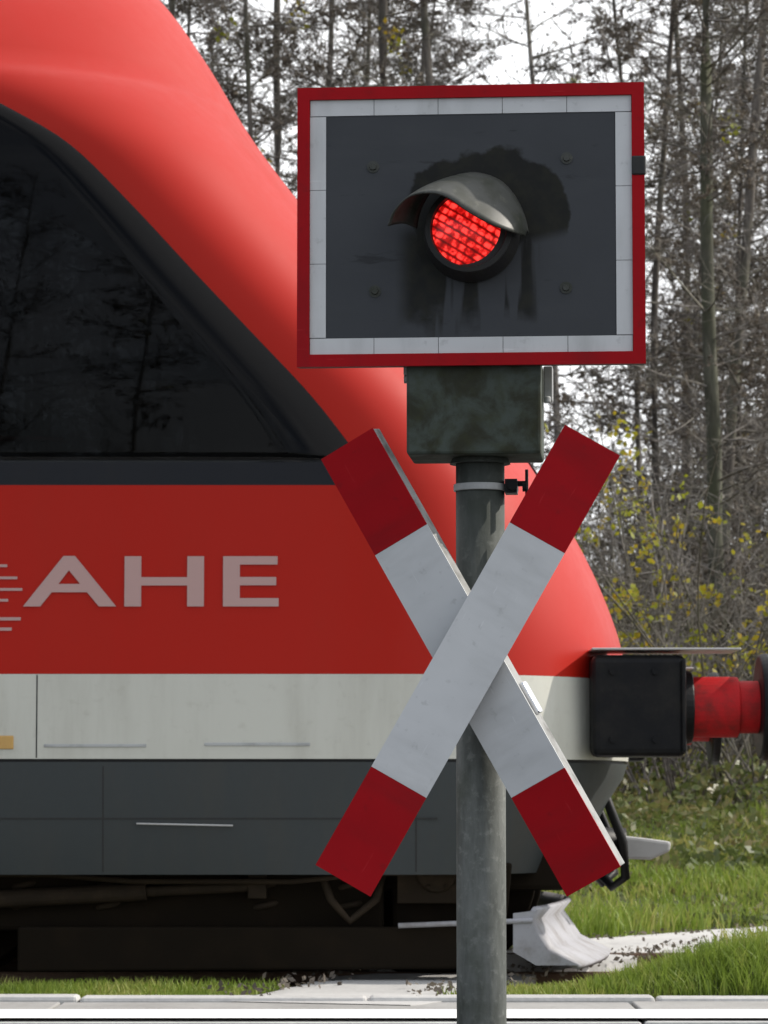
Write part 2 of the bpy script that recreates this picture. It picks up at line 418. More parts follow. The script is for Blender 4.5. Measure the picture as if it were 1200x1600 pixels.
for r0, r1 in zip(rows, rows[1:]):
    for j in range(6):
        bm.faces.new((r0[j][0], r1[j][0], r1[j+1][0], r0[j+1][0]))
    bm.faces.new((r0[0][0], r0[0][1], r1[0][1], r1[0][0])); bm.faces.new((r0[6][0], r1[6][0], r1[6][1], r0[6][1]))
bmesh.ops.recalc_face_normals(bm, faces=bm.faces[:])
tag(bm_obj('path', bm, M['concrete'], smooth=False), kind='structure')
def path_dist(x, y):
    p = PATH[:, :2]; d = np.sqrt((x[:, None]-p[None, :, 0])**2 + (y[:, None]-p[None, :, 1])**2)
    i = d.argmin(1); return d[np.arange(len(x)), i] - PATH[i, 2]

bm = bmesh.new()
for ry in RAILS:
    prof = [(-.036, -.005), (-.030, .004), (.030, .004), (.036, -.005), (.034, -.035), (.010, -.045), (.010, -.12), (.065, -.14), (.065, -.15), (-.065, -.15), (-.065, -.14), (-.010, -.12), (-.010, -.045), (-.034, -.035)]
    a = [bm.verts.new((-60, ry+p[0], p[1])) for p in prof]; b = [bm.verts.new((60, ry+p[0], p[1])) for p in prof]
    for i in range(len(prof)): bm.faces.new((a[i], a[(i+1) % len(prof)], b[(i+1) % len(prof)], b[i]))
x = -40
while x < 40:
    add_box(bm, (x, YC, -.17), (.26, 2.5, .12)); x += .62
tag(bm_obj('railway_track', bm, M['rail']), 'rusty steel rails on sleepers under the red train', 'railway track', kind='structure')

# ------------------------------------------------------------------ crossing signal
SY = 6.8; YAW = R(4.6); K = SY/F
sx0 = X_at(751, SY)
sig = empty('crossing_signal', (sx0, SY, float(ground_z(sx0, SY))), (0, 0, -YAW))
tag(sig, 'level crossing post with red and white X and a lit red warning lamp', 'crossing signal')
GZ = sig.location.z
def L(px, py, dy=0):
    """photo row/column -> position in the frame of the signal"""
    Y = SY + dy
    return (X_at(px, Y) - sx0, dy, Z_at(py, Y) - GZ)
bm = bmesh.new()
r = 39*K
zt = L(751, 700)[2]
add_cyl(bm, (0, 0, -.3), (0, 0, zt), r, r*.98, 40)
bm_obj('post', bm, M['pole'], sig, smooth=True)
bm = bmesh.new(); add_cyl(bm, (0, 0, L(0, 768)[2]), (0, 0, L(0, 757)[2]), r+.004, r+.004, 40)
bm_obj('clamp_band', bm, M['zinc'], sig, smooth=False, bevel=.002)
zc = L(0, 762)[2]
bm = bmesh.new()
add_box(bm, (r+.014, -.012, zc), (.026, .05, .030)); add_cyl(bm, (r+.018, -.045, zc), (r+.018, .03, zc), .011, seg=6)
add_cyl(bm, (r+.024, -.02, zc+.006), (r+.046, -.02, zc+.006), .006, seg=8); add_cyl(bm, (r+.047, -.02, zc-.045), (r+.047, -.02, zc+.036), .0035, seg=8)
add_cyl(bm, (r+.038, -.02, zc), (r+.047, -.02, zc), .011, seg=6)
bm_obj('clamp_bolt', bm, M['black'], sig)
# junction box under the board
x0, x1 = L(641, 0, -.1)[0], L(853, 0, -.1)[0]; z0, z1 = L(0, 709, -.1)[2], L(0, 560, -.1)[2]
bm = bmesh.new(); add_box(bm, ((x0+x1)/2, 0, (z0+z1)/2), (x1-x0, .20, z1-z0))
jb = bm_obj('junction_box', bm, M['mossy'], sig, bevel=.006)
bm = bmesh.new(); zb = L(0, 600)[2]
add_box(bm, (x1+.012, .02, zb+.0), (.020, .04, .075)); add_cyl(bm, (x1+.01, .0, zb-.042), (x1+.01, .0, zb-.028), .009, seg=6)
bm_obj('bracket', bm, M['zinc'], jb, bevel=.003)
bm = bmesh.new(); add_cyl(bm, (x0-.008, -.06, L(0, 597)[2]), (x0+.004, -.06, L(0, 597)[2]), .009, seg=6); add_box(bm, (x0-.004, -.06, L(0, 584)[2]), (.008, .03, .02))
bm_obj('bracket', bm, M['zinc'], jb)
# collar under the box
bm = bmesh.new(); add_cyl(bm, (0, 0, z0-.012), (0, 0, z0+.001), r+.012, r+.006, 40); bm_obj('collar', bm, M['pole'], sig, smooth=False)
# board
FY = -.115
bx0, bx1 = L(468.5, 0, FY)[0], L(1018.5, 0, FY)[0]; bz0, bz1 = L(0, 571, FY)[2], L(0, 133.5, FY)[2]
bcx, bcz = (bx0+bx1)/2, (bz0+bz1)/2; bw, bh = bx1-bx0, bz1-bz0
board = bm_obj('signal_board', (lambda b: (add_box(b, (bcx, FY+.020, bcz), (bw-.004, .028, bh-.004)), b)[1])(bmesh.new()), M['lamp_black'], sig)
board_w, board_h = bw, bh
def frame(name, inset, wid, y, th, mat, bev=.0015):
    bm = bmesh.new(); a0, a1, c0, c1 = bx0+inset, bx1-inset, bz0+inset, bz1-inset
    o = [(a0, c0), (a1, c0), (a1, c1), (a0, c1)]; i = [(a0+wid, c0+wid), (a1-wid, c0+wid), (a1-wid, c1-wid), (a0+wid, c1-wid)]
    for k_ in range(4):
        q = [o[k_], o[(k_+1) % 4], i[(k_+1) % 4], i[k_]]
        f = [bm.verts.new((p[0], y-th, p[1])) for p in q]; b = [bm.verts.new((p[0], y, p[1])) for p in q]
        bm.faces.new(f); bm.faces.new((f[0], b[0], b[1], f[1])); bm.faces.new((f[2], b[2], b[3], f[3]))
    bmesh.ops.remove_doubles(bm, verts=bm.verts[:], dist=1e-6); bmesh.ops.recalc_face_normals(bm, faces=bm.faces[:])
    return bm_obj(name, bm, mat, board)
RB = .0262
frame('red_border', 0, RB, FY+.006, .012, M['sign_red'])
# white border strips, short lengths of reflective tape with thin joints
bm = bmesh.new(); WB = .034; rng = random.Random(8)
a0, a1, c0, c1 = bx0+RB+.0005, bx1-RB-.0005, bz0+RB+.0005, bz1-RB-.0005
def tape(u0, u1, v0, v1, n, horiz):
    for q in range(n):
        if horiz: add_box(bm, (u0+(u1-u0)*(q+.5)/n, FY+.003, (v0+v1)/2), ((u1-u0)/n-.0012, .006, v1-v0))
        else: add_box(bm, ((u0+u1)/2, FY+.003, v0+(v1-v0)*(q+.5)/n), (u1-u0, .006, (v1-v0)/n-.0012))
tape(a0, a1, c1-WB, c1, 5, True); tape(a0, a1, c0, c0+WB, 5, True)
tape(a0, a0+WB, c0+WB+.0012, c1-WB-.0012, 3, False); tape(a1-WB, a1, c0+WB+.0012, c1-WB-.0012, 3, False)
bm_obj('white_border', bm, M['sign_white'], board)
lx, _, lz = L(744, 359, FY-.05)
M['panel'] = panel_mat(lx, lz)
bm = bmesh.new(); add_box(bm, (bcx, FY+.0045, bcz), (bw-2*RB-2*WB-.002, .006, bh-2*RB-2*WB-.002))
bm_obj('panel', bm, M['panel'], board, bevel=.0008)
for px, py in ((580, 258), (887, 249), (583, 453), (885, 451)):
    p = L(px+9, py, FY); bm = bmesh.new(); add_cyl(bm, (p[0], FY+.004, p[2]), (p[0], FY-.005, p[2]), .009, .007, 8); add_cyl(bm, (p[0], FY+.004, p[2]), (p[0], FY-.0005, p[2]), .013, .013, 14)
    bm_obj('bolt', bm, M['visor'], board)
p = L(1008, 263, FY); bm = bmesh.new(); add_box(bm, (bx1-.012, FY-.002, p[2]), (.030, .014, .042))
bm_obj('hinge', bm, M['lamp_black'], board, bevel=.004)
# lamp
lamp = bm_obj('lamp_housing', (lambda b: (add_cyl(b, (lx+.004, FY+.004, lz-.002), (lx, FY-.052, lz), .104, .090, 48), b)[1])(bmesh.new()), M['lamp_black'], sig, smooth=False, bevel=.006)
bm = bmesh.new()
for r_, y_ in ((.090, -.052), (.090, -.060), (.078, -.060), (.076, -.050)): pass
prof = [(.091, -.050), (.091, -.064), (.080, -.066), (.0765, -.0535)]
rings = [[bm.verts.new((lx+q[0]*math.cos(2*math.pi*i/48), FY+q[1], lz+q[0]*math.sin(2*math.pi*i/48))) for i in range(48)] for q in prof]
for a, b in zip(rings, rings[1:]):
    for i in range(48): bm.faces.new((a[i], b[i], b[(i+1) % 48], a[(i+1) % 48]))
bmesh.ops.recalc_face_normals(bm, faces=bm.faces[:])
bm_obj('rim', bm, M['lamp_black'], lamp, smooth=False)
bm = bmesh.new(); rings = []
RL = .0768
for j in range(9):
    rr = RL*j/8; yy = FY-.053-.016*(1-(j/8)**2)
    rings.append([bm.verts.new((rr*math.cos(2*math.pi*i/48), yy-FY, rr*math.sin(2*math.pi*i/48))) for i in range(48)] if j else [bm.verts.new((0, yy-FY, 0))])
for i in range(48): bm.faces.new((rings[0][0], rings[1][i], rings[1][(i+1) % 48]))
for a, b in zip(rings[1:], rings[2:]):
    for i in range(48): bm.faces.new((a[i], b[i], b[(i+1) % 48], a[(i+1) % 48]))
bmesh.ops.recalc_face_normals(bm, faces=bm.faces[:])
lens = bm_obj('lens', bm, M['lens'], lamp, smooth=True); lens.location = (lx, FY, lz)
# visor: a scooped hood, long on the left, running out to nothing on the right
bm = bmesh.new(); NU = 10; grid = []
VB = [(652, 356), (658, 328), (676, 297), (706, 277), (745, 270), (783, 282), (808, 308), (823, 340), (829, 366)]    # where it meets the housing
VF = [(611, 351), (622, 327), (645, 306), (676, 300), (706, 307), (741, 331), (776, 351), (805, 363), (822, 370)]    # its free lip
VD = [.10, .115, .125, .13, .13, .125, .11, .075, .012]                                                             # how far the lip stands out
cb = catmull([(*p, 0.) for p in VB], 5); cf = catmull([(*p, d) for p, d in zip(VF, VD)], 5)
for b_, f_ in zip(cb, cf):
    yb = FY - .030; yf = yb - max(.004, f_[2])
    pb = Vector(L(b_[0]+8, b_[1], yb)); pf = Vector(L(f_[0]+10, f_[1], yf))
    row = []
    for j in range(NU+1):
        s_ = j/NU; q = pb.lerp(pf, s_); bul = math.sin(math.pi*s_)*.010
        q.z += bul*.8; row.append(bm.verts.new(q))
    grid.append(row)
NV = len(grid)-1
for i in range(NV):
    for j in range(NU): bm.faces.new((grid[i][j], grid[i+1][j], grid[i+1][j+1], grid[i][j+1]))
bmesh.ops.recalc_face_normals(bm, faces=bm.faces[:])
vis = bm_obj('visor', bm, M['visor'], lamp, smooth=True)
md = vis.modifiers.new('solid', 'SOLIDIFY'); md.thickness = .0035; md.offset = 0
# the X: two arms, each with red ends
def arm(c, ang, yface, depth, roll, name='cross_arm'):
    ln, wd, rl = 1.052, .1315, .234
    o = empty(name); o.parent = sig
    o.matrix_local = Matrix.Translation((c[0], yface, c[1])) @ Matrix.Rotation(-ang, 4, 'Y') @ Matrix.Rotation(roll, 4, 'X')
    # local: x along the arm, z across, -y to the viewer
    bm = bmesh.new(); add_box(bm, (0, depth/2+.0015, 0), (ln-.002, depth, wd-.002))
    bm_obj('core', bm, M['edge'], o, bevel=.002)
    bm = bmesh.new(); add_box(bm, (0, 0, 0), (ln-2*rl-.001, .003, wd)); bm_obj('white_field', bm, M['sign_white'], o)
    for s in (-1, 1):
        bm = bmesh.new(); add_box(bm, (s*(ln-rl)/2, 0, 0), (rl, .003, wd)); bm_obj('red_tip', bm, M['sign_red'], o)
    return o
cx_, _, cz_ = L(740, 1031.5, -.13)
a1 = arm((cx_, cz_), R(60.3), -.150, .020, R(1.5))
a2 = arm((cx_, cz_), R(-60.7), -.108, .052, R(13))
bm = bmesh.new(); add_box(bm, (.13, .030, .0675), (.075, .030, .016)); bm_obj('edge_clip', bm, M['alu'], a2, bevel=.005)
bm = bmesh.new(); add_box(bm, (cx_*.5, -.054, cz_), (.12, .10, .05)); bm_obj('cross_bracket', bm, M['zinc'], sig, bevel=.004)

# ------------------------------------------------------------------ train
YN = YC - 1.40                              # near side of the body
train = empty('regional_train', (0, YC, 0))
tag(train, 'red regional train with black cab window and pale lower stripe', 'train')
def interp(tab, z): 
    zs_, xs_ = zip(*tab); return float(np.interp(z, zs_, xs_))
def tabpx(pts, Y): return sorted((Z_at(py, Y), X_at(px, Y)) for px, py in pts)
def smooth_tab(tab, n=60):
    zs_ = np.array([t[0] for t in tab]); xs_ = np.array([t[1] for t in tab])
    P = catmull([(z, x) for z, x in tab], 10); o = np.argsort(P[:, 0]); return list(zip(P[o, 0], P[o, 1]))
NOSE = smooth_tab(tabpx([(20, -95), (140, -58), (238, 0), (322, 110), (404, 245), (500, 372), (600, 486), (712, 604), (790, 690), (845, 768), (912, 880), (955, 980), (972, 1055), (976, 1190), (940, 1260), (880, 1370)], YC))
EDGE = smooth_tab(tabpx([(-330, 78), (-180, 96), (-60, 134), (0, 163), (100, 222), (200, 318), (300, 424), (400, 528), (480, 612), (535, 680), (565, 724), (578, 758)], YN))
Zs = lambda py: Z_at(py, YN)
Z_SKB, Z_SKT, Z_PT, Z_SILL0, Z_SILL1 = Zs(1367), Zs(1189), Zs(1053), Zs(758), Zs(722)
Z_WTOP = EDGE[-1][0]; ROOF = 4.20
WX0 = -2.45
def halfw(z):
    b = 1.40 - .05*max(0, (z-2.2)/1.4)**1.5
    if z > 3.0: t = (z-3.0)/(ROOF-3.0); b *= math.sqrt(max(0, 1-t**3.2))
    if z < .9: b -= .03*((.9-z)/.5)**2
    return max(b, .02)
def body_rows(zl, inset=0.):
    rows = []
    for z in zl:
        xn = interp(NOSE, z) - inset; b = halfw(z) - inset
        if z >= Z_SILL0: xe = interp(EDGE, min(z, Z_WTOP))
        else: xe = interp(EDGE, Z_SILL0) + .10*(Z_SILL0 - z)
        if z > Z_WTOP: xe = interp(EDGE, Z_WTOP) - (z-Z_WTOP)*1.2
        xe = min(xe, xn - .30); xc = max(xe + .015, WX0 + .006); a = xn - xc
        A1 = [-14 + (WX0+14)*i/12 for i in range(13)]
        A2 = [WX0 + (xe-WX0)*i/8 for i in range(1, 9)] if xe > WX0+.005 else [WX0 + .0006*i for i in range(1, 9)]
        near = [(x, -b) for x in A1+A2]
        NC = 40; arc = []
        for i in range(NC+1):
            t = -math.pi/2 + math.pi*i/NC
            p = 2.35
            cs, sn = math.cos(t), math.sin(t)
            arc.append((max(xc, A2[-1]+.001) + a*abs(cs)**(2/p) if abs(cs) > 1e-9 else max(xc, A2[-1]+.001), b*math.copysign(abs(sn)**(2/p), sn)))
        far = [(x, b) for x in (A1+A2)[::-1]]
        rows.append([(x, y, z) for x, y in near+arc+far])
    return rows
NA1, NA2 = 12, 20
def body_mesh(name, zl, mat, hole=None, inset=0., parent=None, cap_top=False, keep=None):
    bm = bmesh.new(); rows = body_rows(zl, inset); vr = [[bm.verts.new(p) for p in r_] for r_ in rows]
    n = len(vr[0])
    for i in range(len(vr)-1):
        zc_ = (zl[i]+zl[i+1])/2
        for j in range(n-1):
            inwin = (NA1 <= j < NA2) or (n-1-NA2 <= j < n-1-NA1)
            if hole and inwin and hole[0] < zc_ < hole[1]: continue
            if keep == 'near' and not (NA1 <= j < NA2): continue
            if keep == 'far' and not (n-1-NA2 <= j < n-1-NA1): continue
            if keep == 'screen':
                q = vr[i][j].co
                if not (abs(vr[i][j].co.y) < .45 and abs(vr[i][j+1].co.y) < .45 and NA2 < j < n-1-NA2): continue
            bm.faces.new((vr[i][j], vr[i][j+1], vr[i+1][j+1], vr[i+1][j]))
    if cap_top: bm.faces.new(vr[-1])
    for v in [v for v in bm.verts if not v.link_faces]: bm.verts.remove(v)
    bmesh.ops.recalc_face_normals(bm, faces=bm.faces[:])
    return bm_obj(name, bm, mat, parent or train, smooth=True)
zwin = list(np.linspace(Z_SILL1, Z_WTOP, 40))
zred = list(np.linspace(Z_PT, Z_SILL0, 12)) + [Z_SILL1] + zwin[1:] + list(Z_WTOP + (ROOF-Z_WTOP)*(1-(1-np.linspace(0, 1, 16))**1.8))[1:]
body_mesh('body_shell', zred, M['train_red'], hole=(Z_SILL0, Z_WTOP), cap_top=True)
body_mesh('pale_band', list(np.linspace(Z_SKT+.008, Z_PT-.0005, 6)), M['train_pale'])
body_mesh('groove', [Z_SKT-.012, Z_SKT+.0075], M['lamp_black'], inset=.012)
body_mesh('skirt', list(np.linspace(Z_SKB, Z_SKT-.004, 8)), M['skirt'])
body_mesh('sill_strip', [Z_SILL0, (Z_SILL0+Z_SILL1)/2, Z_SILL1], M['sill'], keep='near')
win = body_mesh('cab_window', zwin, M['glass'], keep='near'); 
winf = body_mesh('cab_window', zwin, M['glass'], keep='far')
body_mesh('sill_strip', [Z_SILL0, (Z_SILL0+Z_SILL1)/2, Z_SILL1], M['sill'], keep='far')
for o in (win, winf):
    md = o.modifiers.new('solid', 'SOLIDIFY'); md.thickness = .008; md.offset = -1
o = body_mesh('windscreen', list(np.linspace(Zs(740), Zs(330), 24)), M['sill'], inset=-.004, keep='screen')
md = o.modifiers.new('solid', 'SOLIDIFY'); md.thickness = .010; md.offset = 0
# inside: dark lining with the same window openings, floor, desk and red seat
lin = body_mesh('cab_lining', [Z_PT, Z_SILL0, Z_SILL1] + zwin[1:] + [Z_WTOP+.15, Z_WTOP+.35], M['lining'], hole=(Z_SILL1, Z_WTOP), inset=.06, cap_top=True)
bm = bmesh.new(); add_box(bm, (-7, 0, 1.1), (13.8, 2.55, .06)); add_box(bm, (-3.4, 0, 2.3), (.05, 2.6, 2.4)); bm_obj('floor', bm, M['lining'], train)
bm = bmesh.new(); prism(bm, [(-1.0, 1.1), (-.30, 1.1), (-.12, 1.9), (-.35, 2.02), (-1.0, 1.92)], -1.0, 1.0); bm_obj('console', bm, M['lining'], train, bevel=.03)
bm = bmesh.new(); add_box(bm, (-1.75, -.25, 1.72), (.52, .52, .12)); add_box(bm, (-2.02, -.25, 2.12), (.13, .50, .78), Matrix.Rotation(R(-8), 4, 'Y')); add_cyl(bm, (-1.75, -.25, 1.1), (-1.75, -.25, 1.68), .07)
bm_obj('seat', bm, M['seat'], train, bevel=.04)
bm = bmesh.new(); add_cyl(bm, (-2.6, -1.0, Zs(664)), (-1.25, -1.0, Zs(668)), .012, seg=8); bm_obj('handrail', bm, M['buffer_red'], train)
# passenger windows and a door further back
def side_panel(name, x0_, x1_, z0_, z1_, mat, proud=.004, parent=None):
    bm = bmesh.new(); n = 10; a = []
    for i in range(n+1):
        z = z0_+(z1_-z0_)*i/n; a.append([bm.verts.new((x, -halfw(z)-proud, z)) for x in (x0_, x1_)] + [bm.verts.new((x, -halfw(z)+.002, z)) for x in (x0_, x1_)])
    for p, q in zip(a, a[1:]):
        bm.faces.new((p[0], p[1], q[1], q[0])); bm.faces.new((p[2], p[0], q[0], q[2])); bm.faces.new((p[1], p[3], q[3], q[1]))
    bm.faces.new((a[0][2], a[0][3], a[0][1], a[0][0])); bm.faces.new((a[-1][0], a[-1][1], a[-1][3], a[-1][2]))
    return bm_obj(name, bm, mat, parent or train)
for x0_, x1_ in ((-6.3, -4.6), (-8.1, -6.4), (-9.9, -8.2), (-11.7, -10.0), (-13.5, -11.8)): side_panel('passenger_window', x0_, x1_, 2.05, 3.05, M['sill'])
dr = side_panel('door', -4.1, -2.85, .95, 3.2, M['train_pale'], .006); side_panel('door_window', -3.9, -3.05, 1.9, 3.05, M['sill'], .010, dr)
# groove line and marks on the skirt and pale band
bm = bmesh.new(); add_box(bm, (-4.9, -halfw(.6)-.0, Zs(1279)), (10.2, .004, .006)); bm_obj('skirt_seam', bm, M['lamp_black'], train)
bm = bmesh.new(); add_cyl(bm, (X_at(215, YN), -halfw(.55)-.012, Zs(1287)), (X_at(365, YN), -halfw(.55)-.012, Zs(1290)), .0035, seg=8); bm_obj('step_rail', bm, M['steel'], train)
for pa, pb, pz in ((320, 485, 1163), (70, 230, 1165)):
    bm = bmesh.new(); add_box(bm, ((X_at(pa, YN)+X_at(pb, YN))/2, -halfw(.95)-.001, Zs(pz)), (X_at(pb, YN)-X_at(pa, YN), .006, .012)); bm_obj('vent_slot', bm, M['zinc'], train, bevel=.002)
bm = bmesh.new(); add_box(bm, (X_at(8, YN), -halfw(.95)-.001, Zs(1160)), (.07, .008, .05)); bm_obj('marker_plate', bm, paint('ochre', (.55, .33, .10), .5), train, bevel=.003)
for xj, za, zb in ((-1.05, Z_SKB+.01, Z_SKT-.02), (.12, Z_SKB+.01, Z_SKT-.02), (-1.30, Z_SKT+.012, Z_PT-.004)):
    side_panel('panel_joint', xj-.0025, xj+.0025, za, zb, M['lamp_black'], .0008)
# lettering in faded white
def text(s, size, x, z, mat, sx=1.0, name='lettering'):
    cu = bpy.data.curves.new('t', 'FONT'); cu.body = s; cu.size = size; cu.extrude = .0015; cu.space_character = 1.05; cu.offset = .004
    t = bpy.data.objects.new('t', cu); col.objects.link(t)
    bpy.context.view_layer.update()
    me = bpy.data.meshes.new_from_object(t.evaluated_get(bpy.context.evaluated_depsgraph_get()))
    bpy.data.objects.remove(t); me.materials.clear(); me.materials.append(mat)
    o = bpy.data.objects.new(name, me); link(o, train); o.rotation_euler = (R(90), 0, 0); o.scale = (sx, 1, 1)
    o.location = (x, -1.4035, z); return o
zt0, zt1 = Zs(946), Zs(870)
text('AHE', (zt1-zt0)/.69, X_at(40, YN), zt0, M['letter'], 1.85)
bm = bmesh.new()
for py, xa in ((884, 10), (903, 26), (921, 34), (938, 12)): add_box(bm, ((-3.0+X_at(xa, YN))/2, -1.402, Zs(py)), (X_at(xa, YN)+3.0, .003, .010))
bm_obj('lettering', bm, M['letter'], train)
bm = bmesh.new()
for py, xa in ((967, 32), (983, 18)): add_box(bm, ((-2.6+X_at(xa, YN))/2, -1.402, Zs(py)), (X_at(xa, YN)+2.6, .003, .012))
bm_obj('lettering', bm, M['letter'], train)
# bogies
def bogie(cx):
    b = bm_obj('bogie', (lambda q: (add_box(q, (cx, -.98, .44), (2.9, .16, .22)), add_box(q, (cx, .98, .44), (2.9, .16, .22)), add_box(q, (cx, 0, .5), (.5, 1.9, .3)), add_box(q, (cx, -.99, .30), (1.0, .2, .22)), add_box(q, (cx-.95, -1.0, .36), (.34, .2, .36)), add_box(q, (cx+.95, -1.0, .36), (.34, .2, .36)), q)[-1])(bmesh.new()), M['under'], train, bevel=.02)
    for wx in (cx-.95, cx+.95):
        for s in (-1, 1):
            q = bmesh.new(); add_cyl(q, (wx, s*.68, .405), (wx, s*.81, .405), .40, .40, 48); add_cyl(q, (wx, s*.655, .405), (wx, s*.69, .405), .43, .43, 48); add_cyl(q, (wx, s*.81, .405), (wx, s*.86, .405), .17, .13, 24)
            bm_obj('wheel', q, M['under'], b, bevel=.008)
        q = bmesh.new(); add_cyl(q, (wx, -.7, .405), (wx, .7, .405), .08, seg=20); bm_obj('axle', q, M['under'], b)
    return b
M['grime'] = paint('brake_dust', (.030, .022, .015), .8, 0, .7, (.060, .042, .026), 9, False, spec=.15)
for cxb in (-.75, -11.0):
    bg_ = bogie(cxb)
    for wx in (cxb-.95, cxb+.95):
        q = bmesh.new()
        add_box(q, (wx, -1.12, .405), (.30, .10, .24)); add_cyl(q, (wx, -1.165, .405), (wx, -1.19, .405), .085, .075, 20)
        for a_ in range(6): add_cyl(q, (wx+.065*math.cos(a_*1.047), -1.185, .405+.065*math.sin(a_*1.047)), (wx+.065*math.cos(a_*1.047), -1.20, .405+.065*math.sin(a_*1.047)), .009, seg=6)
        bm_obj('axle_box', q, M['grime'], bg_, bevel=.012)
    for wx in (cxb-.62, cxb+.62, cxb-.30, cxb+.30):
        q = bmesh.new(); add_tube(q, [(wx+.06*math.cos(t_*.7), -1.10+.06*math.sin(t_*.7), .22+.0085*t_) for t_ in range(36)], .013, 6)
        bm_obj('spring', q, M['grime'], bg_, smooth=True)
    q = bmesh.new(); add_cyl(q, (cxb-.75, -1.20, .30), (cxb-.15, -1.20, .33), .034, seg=16); add_cyl(q, (cxb-.15, -1.20, .33), (cxb+.25, -1.20, .35), .020, seg=12); add_box(q, (cxb+.27, -1.18, .35), (.07, .09, .09)); add_box(q, (cxb-.77, -1.18, .30), (.07, .09, .09))
    bm_obj('damper', q, M['grime'], bg_, bevel=.004)
    q = bmesh.new(); add_tube(q, [(cxb-1.5, -1.24, .40), (cxb-.5, -1.24, .395), (cxb-.2, -1.25, .37), (cxb+.4, -1.25, .37), (cxb+.7, -1.24, .40), (cxb+1.2, -1.24, .41)], .011, 8); add_tube(q, [(cxb+.5, -1.2, .44), (cxb+.55, -1.24, .30), (cxb+.62, -1.24, .22), (cxb+.72, -1.2, .30), (cxb+.75, -1.15, .42)], .016, 8)
    bm_obj('brake_pipe', q, M['grime'], bg_, smooth=True)
# underfloor casing and rail guard, low over the rail
bm = bmesh.new(); zb0 = Z_at(1519, YN+.13)
prism(bm, [(X_at(30, YN+.1), .20), (X_at(30, YN+.1), zb0), (X_at(735, YN+.1), zb0+.012), (X_at(790, YN+.1), .20), (X_at(800, YN+.1), .44), (X_at(770, YN+.1), .44), (X_at(750, YN+.1), .235), (X_at(690, YN+.1), .20)], -1.27, -1.22)
bm_obj('rail_guard', bm, M['under'], train, bevel=.01)
bm = bmesh.new(); add_box(bm, (-6.6, 0, .36), (13.2, 2.3, .36)); bm_obj('underfloor_casing', bm, M['under'], train, bevel=.02)
# plough
bm = bmesh.new()
Yp = YN+.12
pz0, pz1 = Z_at(1508, Yp), Z_at(1422, Yp)
prof = [(X_at(905, Yp), pz0), (X_at(855, Yp), pz0+.06), (X_at(825, Yp), pz1-.04), (X_at(838, Yp), pz1)]
near = []
N = 16
for i in range(N+1):
    y = -1.28 + 2.56*i/N; bulge = .20*(1-abs(y/1.28)**1.6)
    near.append([bm.verts.new((px+bulge, y, pz)) for px, pz in prof])
for a, b in zip(near, near[1:]):
    for j in range(3): bm.faces.new((a[j], b[j], b[j+1], a[j+1]))
pl = bm_obj('snow_plough', bm, M['plough'], train, smooth=True); md = pl.modifiers.new('solid', 'SOLIDIFY'); md.thickness = .02
bm = bmesh.new(); prism(bm, [(X_at(905, Yp)-.005, pz0), (X_at(852, Yp), pz0+.055), (X_at(826, Yp), pz1-.04), (X_at(838, Yp), pz1), (X_at(800, Yp), pz1-.012), (X_at(800, Yp), pz0+.05), (X_at(835, Yp), pz0)], -1.30, -1.285)
bm_obj('plough_cheek', bm, M['plough'], pl)
bm = bmesh.new(); add_tube(bm, [(X_at(622, Yp), -1.30, Z_at(1446, Yp)), (X_at(700, Yp), -1.30, Z_at(1443, Yp)), (X_at(830, Yp), -1.30, Z_at(1438, Yp))], .010); bm_obj('brace', bm, M['plough'], pl)
# buffers
def buffer(s):
    Yb = YN+.45 if s < 0 else YC+.95
    y = s*.95
    x0_, x1_, x2_, x3_ = X_at(920, YN+.45), X_at(1066, YN+.45), X_at(1125, YN+.45), X_at(1192, YN+.45)
    zc_ = Z_at(1105, YN+.45)
    b = bm_obj('buffer', (lambda q: (add_box(q, ((x0_+x1_)/2, y, (Z_at(1026, YN+.45)+Z_at(1183, YN+.45))/2), (x1_-x0_, .36, Z_at(1026, YN+.45)-Z_at(1183, YN+.45))), q)[1])(bmesh.new()), M['black'], train, bevel=.03, seg=3)
    q = bmesh.new(); add_cyl(q, (x1_-.01, y, zc_), (x1_+.035, y, zc_), .150, .138, 40); bm_obj('flange', q, M['black'], b, bevel=.006)
    q = bmesh.new(); add_cyl(q, (x1_+.03, y, zc_), (x3_-.10, y, zc_), .118, .118, 40); bm_obj('sleeve', q, M['buffer_red'], b, bevel=.006)
    q = bmesh.new(); add_cyl(q, (x3_-.10, y, zc_), (x3_-.02, y, zc_), .102, .102, 40); bm_obj('ram', q, M['buffer_red'], b, bevel=.004)
    q = bmesh.new(); add_cyl(q, (x3_-.02, y, zc_), (x3_+.02, y, zc_), .205, .21, 48); bm_obj('head', q, M['black'], b, bevel=.012)
    for bz in (-.13, .13):
        for bx in (.05, .5):
            q = bmesh.new(); add_cyl(q, (x0_+bx*(x1_-x0_)+.06, y-.175, (Z_at(1026, YN+.45)+Z_at(1183, YN+.45))/2+bz), (x0_+bx*(x1_-x0_)+.06, y-.192, (Z_at(1026, YN+.45)+Z_at(1183, YN+.45))/2+bz), .013, seg=6); bm_obj('bolt', q, M['black'], b)
    q = bmesh.new(); za = Z_at(1017, YN+.45)
    add_box(q, ((X_at(920, YN+.45)+X_at(1150, YN+.45))/2, y, za), (X_at(1150, YN+.45)-X_at(920, YN+.45), .37, .008)); bm_obj('tread_plate', q, M['steel'], b, bevel=.003)
    q = bmesh.new()
    for xx in (x1_-.012,): add_box(q, (xx, y, (Z_at(1034, YN+.45)+Z_at(1176, YN+.45))/2), (.016, .385, Z_at(1034, YN+.45)-Z_at(1176, YN+.45)))
    bm_obj('rib', q, M['black'], b, bevel=.006)
buffer(-1); buffer(1)
